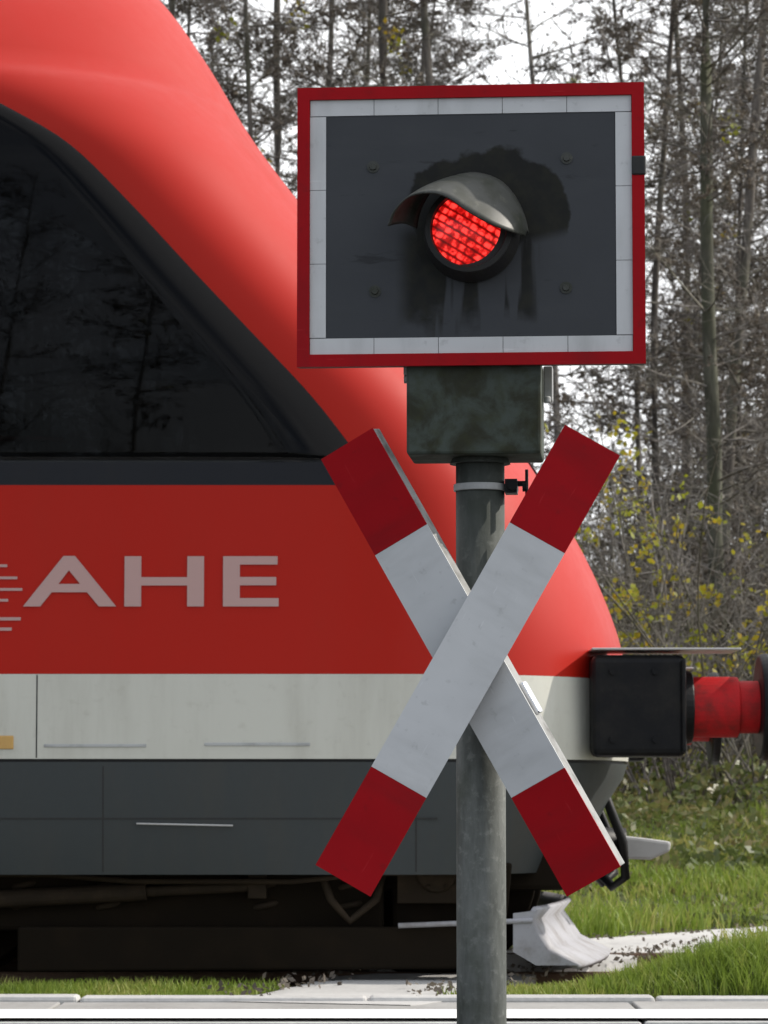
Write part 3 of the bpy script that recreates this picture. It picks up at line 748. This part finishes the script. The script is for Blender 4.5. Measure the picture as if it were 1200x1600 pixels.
# coupler
zk = Z_at(1322, YC)
bm = bmesh.new(); add_tube(bm, [(.3, 0, zk+.03), (.75, 0, zk+.01), (X_at(975, YC), 0, zk)], .075, 16)
cp = bm_obj('coupler', bm, M['black'], train, smooth=True)
for s_ in (-1, 1):
    bm = bmesh.new(); add_tube(bm, [(.80, s_*.38, zk+.26), (.90, s_*.38, zk+.20), (.97, s_*.36, zk+.02), (.98, s_*.33, zk-.12), (.93, s_*.28, zk-.16), (.86, s_*.24, zk-.08)], .020, 10); bm_obj('air_hose', bm, M['black'], train, smooth=True)
bm = bmesh.new(); prism(bm, [(X_at(965, YC), zk-.05), (X_at(1010, YC), zk-.055), (X_at(1040, YC), zk-.02), (X_at(1042, YC), zk+.02), (X_at(1000, YC), zk+.035), (X_at(965, YC), zk+.045)], -.14, .14); bm_obj('coupler_head', bm, M['steel'], cp, bevel=.012)

# ------------------------------------------------------------------ vegetation
def seg_mesh(P0, P1, r0, r1, sides=3):
    P0, P1 = np.asarray(P0, float), np.asarray(P1, float); n = len(P0)
    d = P1-P0; d /= np.linalg.norm(d, axis=1, keepdims=True)+1e-9
    up = np.where(np.abs(d[:, 2:3]) > .9, np.array([[1., 0, 0]]), np.array([[0, 0, 1.]]))
    u = np.cross(d, up); u /= np.linalg.norm(u, axis=1, keepdims=True); v = np.cross(d, u)
    an = np.arange(sides)*2*np.pi/sides
    c = (np.cos(an)[None, :, None]*u[:, None] + np.sin(an)[None, :, None]*v[:, None])
    V = np.concatenate([P0[:, None]+c*np.asarray(r0)[:, None, None], P1[:, None]+c*np.asarray(r1)[:, None, None]], 1).reshape(-1, 3)
    b = (np.arange(n)*2*sides)[:, None]; j = np.arange(sides)[None]; j2 = (j+1) % sides
    Fq = np.stack([b+j, b+j2, b+sides+j2, b+sides+j], 2).reshape(-1, 4)
    return V, Fq
def quad_leaves(C, size, rng, asp=.55, flat=0.):
    n = len(C); a = rng.normal(size=(n, 3)); 
    a /= np.linalg.norm(a, axis=1, keepdims=True)
    b = rng.normal(size=(n, 3)); b -= (a*b).sum(1, keepdims=True)*a; b /= np.linalg.norm(b, axis=1, keepdims=True)
    s = np.asarray(size)[:, None] if np.ndim(size) else np.full((n, 1), size)
    V = np.stack([C - a*s, C + b*s*asp, C + a*s, C - b*s*asp], 1).reshape(-1, 3)
    Fq = np.arange(4*n).reshape(n, 4); return V, Fq
def poly_chain(p, d, ln, n, rng, wander, bend):
    """one polyline for each start p: returns (m, n+1, 3)"""
    m = len(p); out = [p]; dd = d.copy()
    for i in range(n):
        dd = dd + rng.normal(0, wander, (m, 3)) + bend
        dd /= np.linalg.norm(dd, axis=1, keepdims=True)
        out.append(out[-1] + dd*(ln/n)[:, None])
    return np.stack(out, 1)
def chain_segs(ch, r0, r1):
    m, n1, _ = ch.shape; n = n1-1
    t0 = np.arange(n)/n; t1 = (np.arange(n)+1)/n
    ra = r0[:, None]*(1-t0)+r1[:, None]*t0; rb = r0[:, None]*(1-t1)+r1[:, None]*t1
    return ch[:, :-1].reshape(-1, 3), ch[:, 1:].reshape(-1, 3), ra.ravel(), rb.ravel()
def along(ch, i, t):
    n = ch.shape[1]-1; f = np.clip(t*n, 0, n-1e-6); k_ = f.astype(int); u = (f-k_)[:, None]
    a, b = ch[i, k_], ch[i, k_+1]; return a*(1-u)+b*u, (b-a)/np.linalg.norm(b-a, axis=1, keepdims=True)
def make_tree(seed, H=14., r=.11, nb=110, bl=(.6, 1.7), zmin=.7, tw=13, lf=15, lean=.02, up=.22, leafsz=.018, yl=0, twr=.0042):
    """bare straight tree: trunk mesh, crown mesh (boughs, twigs, withered bits) and, if asked, last yellow leaves"""
    rng = np.random.default_rng(seed)
    tr = poly_chain(np.array([[0, 0, -.2]]), np.array([[rng.normal(0, lean), rng.normal(0, lean), 1.]]), np.array([H]), 18, rng, .025, np.array([0, 0, .03]))
    t = tr[0]; bm = bmesh.new(); rr = [r*(1-.85*i/18) for i in range(19)]; rr[0] *= 1.35
    add_tube(bm, t, rr, 10); me_t = bpy.data.meshes.new('trunk'); bm.normal_update(); bm.to_mesh(me_t); bm.free()
    me_t.polygons.foreach_set('use_smooth', np.ones(len(me_t.polygons), bool))
    hs = np.sort(zmin + (H-zmin-.3)*rng.random(nb)**1.15)
    tt = (hs+.2)/(H+.2)
    st, _ = along(tr, np.zeros(nb, int), np.clip(tt, 0, .99))
    az = rng.random(nb)*2*np.pi; el = rng.normal(up, .22, nb)
    d = np.stack([np.cos(az)*np.cos(el), np.sin(az)*np.cos(el), np.sin(el)], 1)
    ln = rng.uniform(*bl, nb)*(1-.45*(hs/H)**1.5)
    bc = poly_chain(st, d, ln, 6, rng, .13, np.array([0, 0, .02]))
    br = .006+.0055*ln*(rng.random(nb)*.6+.6)
    S_ = [chain_segs(bc, br, np.full(nb, .0035))]
    m = nb*tw; bi = np.repeat(np.arange(nb), tw); t2 = .12+.88*rng.random(m)
    p, dr_ = along(bc, bi, t2)
    side = rng.normal(size=(m, 3)); side[:, 2] *= .7; dd = dr_*.6+side*.6; dd /= np.linalg.norm(dd, axis=1, keepdims=True)
    tl = rng.uniform(.18, .6, m)*(.6+.4*ln[bi]/bl[1])
    tc = poly_chain(p, dd, tl, 3, rng, .18, np.array([0, 0, .03]))
    S_.append(chain_segs(tc, np.full(m, twr), np.full(m, twr*.5)))
    m2 = m*3; ti = np.repeat(np.arange(m), 3); p, dr_ = along(tc, ti, .2+.8*rng.random(m2))
    side = rng.normal(size=(m2, 3)); dd = dr_*.6+side*.6; dd /= np.linalg.norm(dd, axis=1, keepdims=True)
    uc = poly_chain(p, dd, rng.uniform(.06, .22, m2), 2, rng, .2, np.zeros(3))
    S_.append(chain_segs(uc, np.full(m2, twr*.62), np.full(m2, twr*.4)))
    V, Fq = seg_mesh(*[np.concatenate(x) for x in zip(*S_)])
    nl = m*lf
    if nl:
        sel = rng.random(nb) < .45; cand = np.nonzero(sel[bi[ti]] & (rng.random(m2) < .5))[0]; li = cand[rng.integers(0, len(cand), nl)]; c, _ = along(uc, li, rng.random(nl)); c = c + rng.normal(0, .012, c.shape)
        V2, F2 = quad_leaves(c, rng.uniform(.6, 1.3, nl)*leafsz, rng, .6)
        nf1 = len(Fq); Fq = np.concatenate([Fq, F2+len(V)]); V = np.concatenate([V, V2])
    me_c = np_mesh('crown', V, Fq); me_c.materials.append(M['twig']); me_c.materials.append(M['dead'])
    if nl:
        mi = np.zeros(len(Fq), np.int32); mi[nf1:] = 1; me_c.polygons.foreach_set('material_index', mi)
    me_l = None
    if yl:
        cl = rng.integers(0, m, yl//14); c = np.repeat(tc[cl, 2], 14, 0) + rng.normal(0, .055, (yl//14*14, 3))
        V, Fq = quad_leaves(c, rng.uniform(.025, .045, len(c)), rng, .7); me_l = np_mesh('leaves', V, Fq); me_l.materials.append(M['yellow'])
    return me_t, me_c, me_l
TR = [make_tree(11, 14, .054, 140, yl=70), make_tree(12, 15, .08, 140, (.7, 1.9), yl=140), make_tree(13, 12, .042, 130, (.5, 1.4), yl=200, lf=11), make_tree(14, 15, .07, 150, (.7, 2.1), .5, lf=9), make_tree(15, 13, .045, 120, (.5, 1.2), lf=11)]
for t in TR: t[0].materials.append(M['bark'])
me_moss = TR[1][0].copy(); me_moss.materials.clear(); me_moss.materials.append(M['bark_moss'])
def plant_tree(px, Y, v, rz, label, group='bare trees behind the railway', sc_=1.0, moss=False):
    x = X_at(px, Y)
    o = empty('bare_tree', (x, Y, float(ground_z(x, Y))), (0, 0, rz)); o.scale = (sc_,)*3
    tag(o, label, 'tree', group)
    t, c, l = TR[v]
    link(bpy.data.objects.new('trunk', me_moss if moss else t), o); link(bpy.data.objects.new('crown', c), o)
    if l: link(bpy.data.objects.new('leaves', l), o)
    return o
COMMON = 'bare grey tree in the wood showing over the sloping red train roof'
COMMON_R = 'bare grey tree in the thick of the wood at the right of the signal board'
rng0 = random.Random(21)
plant_tree(1128, 27.5, 1, .4, 'mossy green trunk nearest the right frame edge behind the crossing signal', moss=True)
plant_tree(1096, 30, 3, 1.9, 'tall dark bare tree standing just left of the mossy trunk')
plant_tree(1042, 33, 0, 2.6, 'slim bare tree close beside the right edge of the signal board')
plant_tree(996, 36, 4, 1.2, 'thin bare tree whose top rises over the right corner of the signal board')
plant_tree(1178, 33, 2, 4.0, 'bare tree with a few yellow leaves cut by the right frame edge')
plant_tree(722, 31, 3, 3.3, 'dark straight trunk rising above the middle of the signal board')
plant_tree(572, 30, 1, 5.1, 'straight bare trunk above the left half of the signal board')
plant_tree(488, 32, 0, 0.9, 'bare trunk above the left corner of the signal board')
for px, Y, v in ((372, 29, 2), (385, 35, 3), (455, 38, 1), (610, 37, 2), (660, 35, 0), (540, 42, 3), (300, 36, 0), (250, 31, 4), (180, 40, 1), (60, 33, 3), (-120, 38, 0), (-420, 35, 1), (-800, 34, 3)):
    plant_tree(px, Y, v, rng0.random()*6.28, COMMON, 'bare trees over the train', rng0.uniform(.9, 1.1))
for px, Y, v in ((1075, 40, 1), (1150, 44, 3), (1210, 38, 0), (1290, 31, 3), (1400, 36, 1), (1640, 33, 0), (1060, 36, 2)):
    plant_tree(px, Y, v, rng0.random()*6.28, COMMON_R, 'bare trees right of the signal board', rng0.uniform(.9, 1.1))

for x_, y_, v_ in ((-9.5, -21, 1), (-6.2, -24, 3), (-3.4, -20, 0), (-.6, -25, 1), (3.5, -22, 3), (-13, -23, 0)):
    o = plant_tree(600+x_*F/y_, y_, v_, x_, 'bare tree on the near side of the road, mirrored in the dark cab window', 'bare trees mirrored in the cab window', 1.0)
# far wood that reads as one mass, and the undergrowth under it
def far_wood():
    rng = np.random.default_rng(5); Vs, Fs, o = [], [], 0
    for i in range(30):
        Y = rng.uniform(50, 78); px = rng.uniform(-500, 1700)
        if 780 < px < 1000 and rng.random() < .6: continue
        x = X_at(px, Y); h = rng.uniform(11, 17)
        tr = poly_chain(np.array([[x, Y, float(ground_z(x, Y))-.2]]), np.array([[rng.normal(0, .03), 0, 1.]]), np.array([h]), 10, rng, .02, np.array([0, 0, .03]))
        S_ = [chain_segs(tr, np.array([rng.uniform(.05, .10)]), np.array([.02]))]
        nb = 120; t = rng.uniform(.05, .97, nb); st, _ = along(tr, np.zeros(nb, int), t)
        az = rng.random(nb)*6.28; el = rng.normal(.3, .25, nb); d = np.stack([np.cos(az)*np.cos(el), np.sin(az)*np.cos(el), np.sin(el)], 1)
        bc = poly_chain(st, d, rng.uniform(1, 2.8, nb)*(1-.4*t), 4, rng, .15, np.zeros(3)); S_.append(chain_segs(bc, np.full(nb, .018), np.full(nb, .006)))
        m = nb*14; p, dr_ = along(bc, np.repeat(np.arange(nb), 14), rng.random(m)); dd = dr_*.5+rng.normal(size=(m, 3))*.6; dd /= np.linalg.norm(dd, axis=1, keepdims=True)
        tc = poly_chain(p, dd, rng.uniform(.2, .8, m), 2, rng, .2, np.zeros(3)); S_.append(chain_segs(tc, np.full(m, .008), np.full(m, .004)))
        V, Fq = seg_mesh(*[np.concatenate(q) for q in zip(*S_)]); Vs.append(V); Fs.append(Fq+o); o += len(V)
        c, _ = along(tc, rng.integers(0, m, m*4), rng.random(m*4)); V, Fq = quad_leaves(c, rng.uniform(.02, .045, len(c)), rng, .6); Vs.append(V); Fs.append(Fq+o); o += len(V)
    me = np_mesh('far_wood', np.concatenate(Vs), np.concatenate(Fs)); me.materials.append(M['twig']); return me
tag(me_obj('far_wood', far_wood()), 'grey mass of bare twigs filling the far wood', 'woodland', kind='stuff')
def undergrowth():
    rng = np.random.default_rng(6); n = 9500
    Y = rng.uniform(27, 50, n); x = (rng.uniform(-600, 1700, n)-600)/F*Y
    hmax = 2.1+ (Y-27)*.12
    p = np.stack([x, Y, ground_z(x, Y)-.05], 1); d = rng.normal(0, .35, (n, 3)); d[:, 2] = 1; d /= np.linalg.norm(d, axis=1, keepdims=True)
    ln = hmax*rng.uniform(.4, 1.15, n)
    ch = poly_chain(p, d, ln, 6, rng, .14, np.zeros(3)); S_ = [chain_segs(ch, rng.uniform(.005, .013, n), np.full(n, .003))]
    m = n*9; q, dr_ = along(ch, np.repeat(np.arange(n), 9), .15+.85*rng.random(m)); dd = dr_*.5+rng.normal(size=(m, 3))*.55; dd /= np.linalg.norm(dd, axis=1, keepdims=True)
    tc = poly_chain(q, dd, rng.uniform(.2, .8, m), 3, rng, .2, np.zeros(3)); S_.append(chain_segs(tc, np.full(m, .005), np.full(m, .002)))
    V, Fq = seg_mesh(*[np.concatenate(a) for a in zip(*S_)]); n1 = len(Fq)
    c, _ = along(tc, rng.integers(0, m, m), rng.random(m)); V2, F2 = quad_leaves(c, rng.uniform(.015, .04, len(c)), rng, .6)
    me = np_mesh('undergrowth', np.concatenate([V, V2]), np.concatenate([Fq, F2+len(V)])); me.materials.append(M['thicket']); me.materials.append(M['dead'])
    mi = np.zeros(len(Fq)+len(F2), np.int32); mi[n1:] = 1; me.polygons.foreach_set('material_index', mi); return me
tag(me_obj('undergrowth', undergrowth()), 'brown tangle of bare undergrowth on the wood floor', 'undergrowth', kind='stuff')

# shrubs along the edge of the wood
def make_shrub(seed, n, h, spread, yl, ysz, arch, mat_t):
    rng = np.random.default_rng(seed)
    p = np.stack([rng.normal(0, .18, n), rng.normal(0, .18, n), np.full(n, -.05)], 1)
    az = rng.random(n)*6.28; d = np.stack([np.cos(az)*spread, np.sin(az)*spread, np.ones(n)], 1); d /= np.linalg.norm(d, axis=1, keepdims=True)
    ln = h*rng.uniform(.6, 1.2, n); ch = poly_chain(p, d, ln, 9, rng, .07, np.array([0, 0, -arch])); S_ = [chain_segs(ch, rng.uniform(.007, .013, n), np.full(n, .003))]
    m = n*12; q, dr_ = along(ch, np.repeat(np.arange(n), 12), .2+.8*rng.random(m)); dd = dr_*.6+rng.normal(size=(m, 3))*.5; dd /= np.linalg.norm(dd, axis=1, keepdims=True)
    tc = poly_chain(q, dd, rng.uniform(.15, .7, m), 3, rng, .15, np.zeros(3)); S_.append(chain_segs(tc, np.full(m, .0045), np.full(m, .002)))
    V, Fq = seg_mesh(*[np.concatenate(a) for a in zip(*S_)], 4); me_b = np_mesh('stems', V, Fq); me_b.materials.append(mat_t)
    nc = yl//14; ci = rng.integers(0, m, nc); c = np.repeat(tc[ci, 2], 14, 0) + rng.normal(0, .06, (nc*14, 3))
    V, Fq = quad_leaves(c, rng.uniform(.6, 1.3, len(c))*ysz, rng, .7); me_l = np_mesh('leaves', V, Fq); me_l.materials.append(M['yellow'])
    return me_b, me_l
SH = [make_shrub(31, 30, 3.2, .42, 1300, .031, .02, M['twig']), make_shrub(32, 22, 3.8, .7, 240, .028, .05, M['pale_twig']), make_shrub(33, 34, 2.6, .6, 420, .028, .03, M['twig'])]
def shrub(px, Y, v, rz, label, s=1.):
    x = X_at(px, Y); o = empty('shrub', (x, Y, float(ground_z(x, Y))), (0, 0, rz)); o.scale = (s,)*3
    tag(o, label, 'shrub', 'shrubs at the edge of the wood')
    link(bpy.data.objects.new('stems', SH[v][0]), o); link(bpy.data.objects.new('leaves', SH[v][1]), o); return o
shrub(1050, 24.5, 0, .3, 'shrub thick with yellow green leaves behind the train buffer')
shrub(1185, 23.5, 1, 2.2, 'pale twigged shrub with arching canes at the right frame edge')
shrub(930, 25.5, 2, 1.0, 'half bare shrub behind the upper right arm of the cross')
shrub(1120, 26.5, 2, 4.0, 'brown shrub with scattered yellow leaves between the two brighter shrubs')
for px in (700, 420, 1420): shrub(px, 25.5, 1 if px == 420 else 2, px*.01, 'twiggy shrub of the wood edge hidden behind the train or past the frame edge')

# grass: verge in front of the track, bank behind it
def blades(x, y, h, wd, rng, lean=.45):
    n = len(x); z = ground_z(x, y) - .01
    a = rng.random(n)*6.28; wv = np.stack([np.cos(a), np.sin(a), np.zeros(n)], 1)*wd[:, None]
    b = rng.random(n)*6.28; lv = np.stack([np.cos(b), np.sin(b), np.zeros(n)], 1)*(h*rng.random(n)*lean*1.6)[:, None]
    P = np.stack([x, y, z], 1); up = np.zeros((n, 3)); up[:, 2] = h
    V = np.stack([P-wv, P+wv, P+wv*.75+lv*.35+up*.55, P-wv*.75+lv*.35+up*.55, P+lv+up*.95+wv*.08, P+lv+up*.95-wv*.08], 1).reshape(-1, 3)
    i = np.arange(n)[:, None]*6; Fq = np.concatenate([i+np.array([[0, 1, 2, 3]]), i+np.array([[3, 2, 4, 5]])]); return V, Fq
def clump(x, y, s): return .5+.5*np.sin(x*3.1*s+1.3*np.sin(y*2.3*s))*np.sin(y*2.7*s+1.1*np.sin(x*1.9*s))
rng = np.random.default_rng(9)
def grass_obj(name, n, X0, X1, Y0, Y1, hf, wd, mat, label, pd=.03):
    x = rng.uniform(X0, X1, n); y = rng.uniform(Y0, Y1, n)
    d = path_dist(x, y) if pd > -5 else np.ones(n); keep = d > pd*rng.random(n)*2
    x, y = x[keep], y[keep]; h = hf(x, y)*rng.uniform(.45, 1.25, len(x)); k_ = h > .015
    x, y, h = x[k_], y[k_], h[k_]
    V, Fq = blades(x, y, h, rng.uniform(.6, 1.3, len(x))*wd, rng)
    o = me_obj(name, np_mesh(name, V, Fq), mat); tag(o, label, 'grass', kind='stuff'); return o
def h_front(x, y):
    right = sstep(.35, 1.3, x-(y-11.1)*.25)
    return (.035+.03*clump(x, y, 1.3)) + right*(.045+.07*clump(x, y, .9))
grass_obj('verge_grass', 60000, -4.5, 4.5, 11.14, 12.05, h_front, .0035, M['grass'], 'short green grass on the verge between road and rails')
def h_bank(x, y): return (.06+.13*clump(x, y, .6))*(1-.9*sstep(0, 2.2, y-20.2-(x-1.3)*2.2+1.6*clump(x, y, 1.1)))
grass_obj('bank_grass', 90000, -5, 7.5, 14.95, 24.5, h_bank, .006, M['grass'], 'long green grass on the bank behind the path')
# broad leaved weeds at the foot of the wood
n = 46000; x = rng.uniform(-5, 8, n); y = rng.uniform(16.6, 26.5, n); kp = clump(x, y, .8)+.35*rng.random(n) > .45; x, y = x[kp], y[kp]
hh = (.10+.42*clump(x+3, y, .5))*np.clip((y-17.5)/6, .15, 1); zz = ground_z(x, y)+hh*rng.random(len(x))
V, Fq = quad_leaves(np.stack([x, y, zz], 1), rng.uniform(.02, .05, len(x)), rng, .6)
o = me_obj('weeds', np_mesh('weeds', V, Fq), M['herb']); tag(o, 'low leafy weeds and brambles at the foot of the wood', 'weeds', kind='stuff')
# withered leaves lying along the path edge
n = 9000; x = rng.uniform(-3, 6, n); y = rng.uniform(11.1, 19, n); d = path_dist(x, y); kp = (np.abs(d) < .12) & (rng.random(n) < .9); x, y = x[kp], y[kp]
x = np.repeat(x, 3)+rng.normal(0, .05, len(x)*3); y = np.repeat(y, 3)+rng.normal(0, .05, len(y)*3)
V, Fq = quad_leaves(np.stack([x, y, np.maximum(ground_z(x, y), np.where(y < 15.0, 0, -9))+.03*rng.random(len(x))], 1), rng.uniform(.007, .018, len(x)), rng, .6)
o = me_obj('leaf_litter', np_mesh('leaf_litter', V, Fq), M['dead']); tag(o, 'brown withered leaves lying along the path edges', 'leaf litter', kind='stuff')
